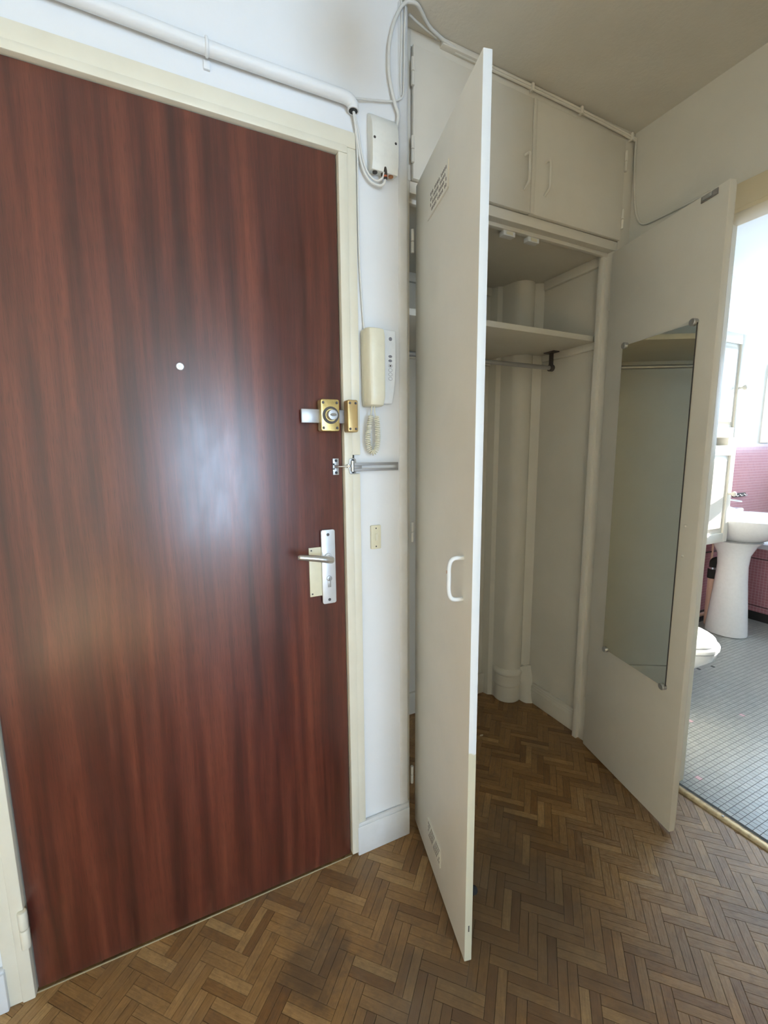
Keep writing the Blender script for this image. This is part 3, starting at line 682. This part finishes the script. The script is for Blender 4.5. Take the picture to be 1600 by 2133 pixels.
cable('white cable bowing from the terminal box to the ceiling corner', [(.172, -.010, 2.196), (.178, -.012, 2.232), (.168, -.012, 2.257), (.152, -.011, 2.317), (.151, -.011, 2.385), (.165, -.011, 2.445), (.186, -.012, 2.490), (.203, -.014, 2.508), (.214, -.016, 2.511), (.232, -.018, 2.511), (.258, -.003, 2.511), (.296, .020, 2.510), (.350, .034, 2.508), (.42, .043, 2.505)], .0046)
cable('thinner cable tucked behind the ceiling corner loop', [(.226, .012, 2.508), (.252, .022, 2.510), (.285, .030, 2.510), (.330, .038, 2.508)], .003)
ctk = thing('cable_run', (.8, .05, 2.495), 'painted twin cable clipped along the top of the closet', 'cable')
MB().tube([(.36, .048, 2.511), (.60, .049, 2.511), (.85, .048, 2.508), (1.05, .048, 2.503), (1.20, .048, 2.497), (1.228, .045, 2.490)], .0048, 8, 4).make('upper_cable', M['closet'], ctk, ang=60)
MB().tube([(.40, .047, 2.502), (.60, .048, 2.502), (.85, .047, 2.499), (1.05, .047, 2.494), (1.20, .047, 2.488), (1.226, .043, 2.484)], .0045, 8, 4).make('lower_cable', M['closet'], ctk, ang=60)
for x in (.705, .935, 1.205): bx('cable_clip', (x-.005, x+.005, .038, .056, 2.490 if x < 1 else 2.480, 2.514 if x < 1 else 2.505), M['closet'], ctk, .002)
bx('cover_strip', (.352, .495, .036, .056, 2.500, 2.517), M['closet'], ctk, .003)
cable('painted cable down the corner and along the right wall', [(1.232, .045, 2.495), (1.235, .048, 2.44), (1.235, .045, 2.376), (1.235, .037, 2.27), (1.235, .020, 2.203), (1.235, -.006, 2.172), (1.235, -.061, 2.167), (1.235, -.16, 2.168), (1.235, -.235, 2.172)], .0040, 'rightwall')
# intercom
ic = thing('intercom_phone', (.115, 0, 1.45), 'cream intercom handset on white wall unit with coiled cord', 'intercom')
MB().prism([(.100, 1.458), (.147, 1.458), (.1545, 1.50), (.1585, 1.56), (.1595, 1.61), (.1575, 1.664), (.100, 1.664)], -.030, 0, axis='Y').make('wall_unit', M['plastic_white'], ic, .004, 3)
hs = MB(); rings = []
for z, xa, xb, yd in ((1.449, .064, .108, -.048), (1.452, .061, .111, -.056), (1.475, .060, .1135, -.061), (1.52, .0595, .1150, -.0585), (1.56, .059, .1155, -.0575), (1.60, .0585, .1150, -.0585), (1.635, .058, .1140, -.061), (1.656, .0585, .1125, -.057), (1.660, .061, .110, -.048)):
    rings.append([(xa, -.006, z), (xa, yd+.014, z), (xa+.006, yd+.003, z), (xa+.014, yd, z), (xb-.012, yd, z), (xb-.004, yd+.004, z), (xb, yd+.014, z), (xb, -.006, z)])
hs.rings(rings); ho = hs.make('handset', M['plastic_cream'], ic, .0012, ang=50); ho['label'] = 'cream handset'
bx('handset_seam', (.0588, .0606, -.026, -.0235, 1.462, 1.648), M['ivory_plate'], ho, .0004)
MB().lathe([(.0053, 0), (.0050, .0008)], (.1405, -.030, 1.639), 'Y', 18).make('speaker_dot', M['grey_dot'], ic)
for k, z in enumerate((1.601, 1.591, 1.579, 1.565, 1.553, 1.541, 1.529)):
    MB().lathe([(.0060, 0), (.0060, .0006), (.0052, .0006)], (.1395, -.030, z), 'Y', 16, 1, .62).make('button', M['grey_dot'] if k in (1, 2) else M['plastic_white'], ic)
    if k not in (0, 1, 2): 
        rg = [(.1395+.0060*math.cos(2*PI*q/16), -.0308, z+.0046*math.sin(2*PI*q/16)) for q in range(17)]
        MB().tube(rg, .0004, 5).make('button_outline', M['grey_dot'], ic)
bx('printed_mark', (.1370, .1420, -.0313, -.0305, 1.563, 1.567), M['worn'], ic)
path = spline([Vector(v) for v in ((.079, -.028, 1.424), (.074, -.027, 1.405), (.0695, -.026, 1.375), (.0695, -.025, 1.345), (.076, -.025, 1.323), (.086, -.025, 1.318), (.096, -.025, 1.330), (.0995, -.026, 1.355), (.0985, -.027, 1.395), (.095, -.028, 1.422))], 40)
L = [0]
for a, b in zip(path, path[1:]): L.append(L[-1]+(b-a).length)
tot = L[-1]; turns = int(tot/.0052); pts = []
def at(s):
    for i in range(1, len(L)):
        if L[i] >= s: t = (s-L[i-1])/max(1e-9, L[i]-L[i-1]); return path[i-1].lerp(path[i], t), (path[i]-path[i-1]).normalized()
    return path[-1], (path[-1]-path[-2]).normalized()
for k in range(turns*12+1):
    s = tot*k/(turns*12); p, t = at(min(s, tot)); n1 = Vector((0, 1, 0)); n1 = (n1-t*n1.dot(t)).normalized(); n2 = t.cross(n1); a = 2*PI*k/12
    pts.append(p+(n1*math.cos(a)+n2*math.sin(a))*.0066)
cdm = MB(); cdm.tube(pts, .0017, 6); co = cdm.make('coiled_cord', M['plastic_cream'], ic, ang=60)
MB().tube([(.0795, -.030, 1.452), (.0795, -.029, 1.438), (.079, -.022, 1.424)], .0018, 8, 3).make('cord_lead', M['plastic_cream'], co)
MB().tube([(.089, -.030, 1.452), (.089, -.029, 1.438), (.095, -.0215, 1.422)], .0018, 8, 3).make('cord_lead', M['plastic_cream'], co)
# switch
sw = thing('wall_switch', (.10, 0, 1.026), 'narrow ivory light switch on the white wall strip', 'switch')
MB().prism(rrect(.0825, .1155, 1.0265, 1.0995, .003), -.008, 0, axis='Y').make('plate', M['ivory_plate'], sw, .0015)
MB().prism(rrect(.0945, .1050, 1.0510, 1.0760, .004), -.0092, -.007, axis='Y').make('rocker_rim', M['ivory_plate'], sw, .0004)
MB().prism(rrect(.0962, .1033, 1.0530, 1.0740, .003), -.0125, -.008, axis='Y').make('rocker', M['plastic_cream'], sw, .0012)
for z in (1.0345, 1.0905): MB().lathe([(.0024, 0), (.002, .0007)], (.0990, -.008, z), 'Y', 12).make('screw', M['dark_steel'], sw)

# ------------------------------------------------------------------ bathroom things
cab = thing('bathroom_cabinet', (2.60, .52, .70), 'ivory two-door bathroom wall cabinet beside the washbasin', 'cabinet')
cbm = MB(); cbm.box(2.33, 2.878, .42, .65, 1.390, 2.031); cbm.box(2.33, 2.878, .42, .65, .698, 1.339); cbm.make('body', M['ivory_cab'], cab, .002)
bx('niche_back', (2.34, 2.868, .60, .65, 1.335, 1.395), M['plastic_white'], cab); bx('niche_side', (2.855, 2.872, .43, .65, 1.337, 1.392), M['plastic_white'], cab)
for z0, z1, kz in ((1.391, 2.030, 1.702), (.699, 1.338, 1.024)):
    d = MB(); xa, xb = 2.332, 2.880
    d.box(xa, xb, .408, .420, z0, z1); d.box(xa, xa+.052, .396, .410, z0, z1); d.box(xb-.052, xb, .396, .410, z0, z1); d.box(xa+.05, xb-.05, .396, .410, z1-.062, z1); d.box(xa+.05, xb-.05, .396, .410, z0, z0+.062)
    do = d.make('door', M['ivory_cab'], cab, .0015)
    MB().rings([[(xa+.068, .409, z0+.078), (xb-.068, .409, z0+.078), (xb-.068, .409, z1-.078), (xa+.068, .409, z1-.078)], [(xa+.088, .398, z0+.098), (xb-.088, .398, z0+.098), (xb-.088, .398, z1-.098), (xa+.088, .398, z1-.098)]]).make('raised_panel', M['ivory_cab'], do, smooth=False)
    MB().lathe([(.008, 0), (.006, .012), (.008, .018), (.015, .026), (.0165, .034), (.012, .042), (.004, .045)], (2.848, .397, kz), 'Y', 18).make('knob', M['ivory_cab'], do)
# mirror cabinet
mc = thing('mirror_cabinet', (3.88, .62, 1.36), 'pale blue mirrored cabinet above the washbasin wall', 'mirror')
bx('cabinet_body', (3.765, 4.10, .612, .66, 1.362, 1.972), M['plastic_white'], mc, .002); bx('mirror_door', (3.763, 4.10, .606, .611, 1.362, 1.972), M['mirror2'], mc, .001)
# washbasin
sk_ = thing('pedestal_washbasin', (3.14, .44, 0), 'white ceramic pedestal washbasin against pink mosaic wall', 'washbasin')
MB().lathe([(.112, 0), (.120, .004), (.118, .05), (.106, .2), (.092, .38), (.086, .50), (.092, .58), (.125, .655), (.15, .68)], (3.085, .440, 0), seg=40, sx=.95, sy=1.05).make('pedestal', M['ceramic'], sk_, ang=50)
bs = MB(); rings = []
def ell(cx, cy, rx, ry, z, n=44, pw=2.4):
    out = []
    for k in range(n):
        a = 2*PI*k/n; c_, s_ = math.cos(a), math.sin(a)
        x = cx+rx*math.copysign(abs(c_)**(2/pw), c_); y = cy+ry*math.copysign(abs(s_)**(2/pw), s_); out.append((x, min(y, .646), z))
    return out
for rx, ry, z, cyy in ((.12, .09, .665, .44), (.19, .13, .680, .44), (.245, .19, .715, .425), (.295, .235, .765, .41), (.315, .255, .820, .40), (.318, .258, .838, .40), (.308, .248, .845, .40), (.285, .222, .840, .385), (.262, .190, .815, .375), (.215, .150, .745, .375), (.12, .08, .715, .38), (.03, .03, .712, .38)):
    rings.append(ell(3.205, cyy, rx, ry, z))
bs.rings(rings); bs.make('basin', M['ceramic'], sk_, ang=60)
bx('back_ledge', (2.90, 3.46, .575, .646, .80, .870), M['ceramic'], sk_, .012, 3)
tp = MB(); tp.lathe([(.026, 0), (.024, .01), (.020, .045), (.018, .075)], (3.13, .585, .868), seg=20); tp.tube([(3.13, .585, .905), (3.13, .53, .900), (3.13, .470, .885)], [.014, .013, .011], 12)
tpo = tp.make('tap', M['chrome'], sk_); MB().tube([(3.13, .585, .945), (3.15, .54, .955), (3.185, .47, .945)], [.010, .007, .005], 10).make('tap_lever', M['chrome'], tpo)
hk = thing('hook_strip', (3.51, .645, .95), 'dark metal hook strip on the pink mosaic wall', 'hook strip')
bx('strip', (3.425, 3.595, .638, .65, .945, .975), M['dark_steel'], hk, .002)
for x in (3.45, 3.51, 3.57): MB().tube([(x, .638, .965), (x, .622, .955), (x, .616, .962)], .004, 8).make('hook', M['steel'], hk)
# plumbing
pp = thing('waste_pipe', (3.15, .61, 0), 'peach painted vertical pipe left of the basin pedestal', 'pipe')
MB().tube([(3.135, .584, .0), (3.135, .584, .36)], .028, 16).make('riser', M['peach_pipe'], pp)
MB().cyl((3.135, .584, .36), (3.135, .584, .43), .033, 16).make('collar', M['rubber'], pp); MB().cyl((3.135, .584, .43), (3.135, .584, .445), .030, 16).make('clamp', M['chrome'], pp)
MB().tube([(3.135, .584, .44), (3.135, .584, .475), (3.15, .582, .490), (3.20, .575, .488), (3.20, .50, .48)], .026, 14, 4).make('trap', M['rubber'], pp, ang=60)
wp = thing('water_pipe', (3.2, .62, .1), 'peach painted water pipes low on the pink wall', 'pipe')
MB().tube([(2.2, .628, .060), (3.5, .628, .060)], .014, 12).make('lower_pipe', M['peach_pipe'], wp); MB().tube([(3.20, .630, .165), (3.5, .630, .165)], .011, 12).make('upper_pipe', M['peach_pipe'], wp)
MB().tube([(3.20, .630, .165), (3.185, .628, .20), (3.19, .628, .40), (3.19, .628, .62)], .008, 10, 4).make('branch_pipe', M['peach_pipe'], wp)
MB().tube([(3.0, .632, .548), (3.4, .632, .540)], .005, 8).make('thin_pipe', M['dark_steel'], wp)
# bathtub
tu = thing('bathtub', (3.82, -.2, 0), 'white bathtub with pink mosaic apron beyond the washbasin', 'bathtub')
tbm = MB(); tbm.rings([[(3.505, y0, z), (4.14, y0, z), (4.14, y1, z), (3.505, y1, z)] for y0, y1, z in ((-1.05, .645, .565), (-1.05, .645, .605))], cap=False)
ring_o = [(3.505, -1.05, .605), (4.14, -1.05, .605), (4.14, .645, .605), (3.505, .645, .605)]; ring_i = [(3.575, -.98, .600), (4.08, -.98, .600), (4.08, .575, .600), (3.575, .575, .600)]; ring_b = [(3.66, -.86, .20), (4.0, -.86, .20), (4.0, .47, .20), (3.66, .47, .20)]
tbm.rings([ring_o, ring_i, ring_b], cap=False); tbm.bm.faces.new([tbm.bm.verts.new(p) for p in ring_b])
bmesh.ops.remove_doubles(tbm.bm, verts=tbm.bm.verts, dist=.0005)
tbm.make('tub', M['ceramic'], tu, .01, 2)
bx('apron_panel', (3.520, 3.545, -1.05, .64, .488, .566), M['pink_x'], tu); bx('apron_panel', (3.520, 3.545, -1.05, .64, .120, .481), M['pink_x'], tu); bx('apron_panel', (3.520, 3.545, -1.05, .64, .072, .113), M['pink_x'], tu)
bx('apron_core', (3.530, 3.60, -1.05, .64, .0, .56), M['bath_black'], tu); bx('plinth', (3.528, 3.56, -1.05, .64, 0, .070), M['bath_black'], tu)
# toilet
to = thing('toilet', (1.76, .25, 0), 'white toilet with closed lid, mostly hidden by the mirror door', 'toilet')
def egg(cx, cy, rx, ry, z, n=36):
    return [(cx+rx*math.cos(2*PI*k/n), cy+ry*math.sin(2*PI*k/n)*(1.12 if math.sin(2*PI*k/n) < 0 else .9), z) for k in range(n)]
MB().rings([egg(1.755, .22, .105, .16, 0), egg(1.755, .21, .10, .155, .05), egg(1.755, .19, .10, .15, .18), egg(1.752, .15, .150, .20, .28), egg(1.750, .13, .178, .235, .335), egg(1.75, .125, .182, .240, .372), egg(1.75, .125, .17, .225, .378)]).make('bowl', M['ceramic'], to, ang=60)
MB().rings([egg(1.75, .125, .175, .232, .379), egg(1.75, .125, .188, .246, .384), egg(1.75, .125, .188, .246, .398), egg(1.75, .125, .180, .238, .403)]).make('seat', M['ceramic'], to, ang=60)
MB().rings([egg(1.75, .130, .170, .226, .404), egg(1.75, .130, .181, .238, .409), egg(1.75, .130, .178, .234, .422), egg(1.75, .130, .150, .200, .432), egg(1.75, .13, .08, .11, .437)]).make('lid', M['ceramic'], to, ang=60)
bx('tank', (1.56, 1.94, .46, .645, .385, .760), M['ceramic'], to, .02, 3); bx('tank_neck', (1.66, 1.84, .33, .56, .0, .39), M['ceramic'], to, .02, 3)

# unseen globe above the frame, added to shade the wall over the pipe
pl2 = thing('shadow_pendant', (.05, -.45, 2.20), 'unseen white globe added under the hall ceiling to cast a soft shadow', 'shadow caster')
MB().lathe([(.012, -.070), (.045, -.054), (.066, -.024), (.070, 0), (.064, .028), (.045, .053), (.022, .067)], (.05, -.45, 2.275), seg=28).make('globe', M['plastic_white'], pl2, ang=60)
MB().cyl((.05, -.45, 2.340), (.05, -.45, 2.375), .020, 18).make('socket', M['plastic_white'], pl2)
MB().cyl((.05, -.45, 2.375), (.05, -.45, 2.515), .004, 10).make('cord', M['cable'], pl2)
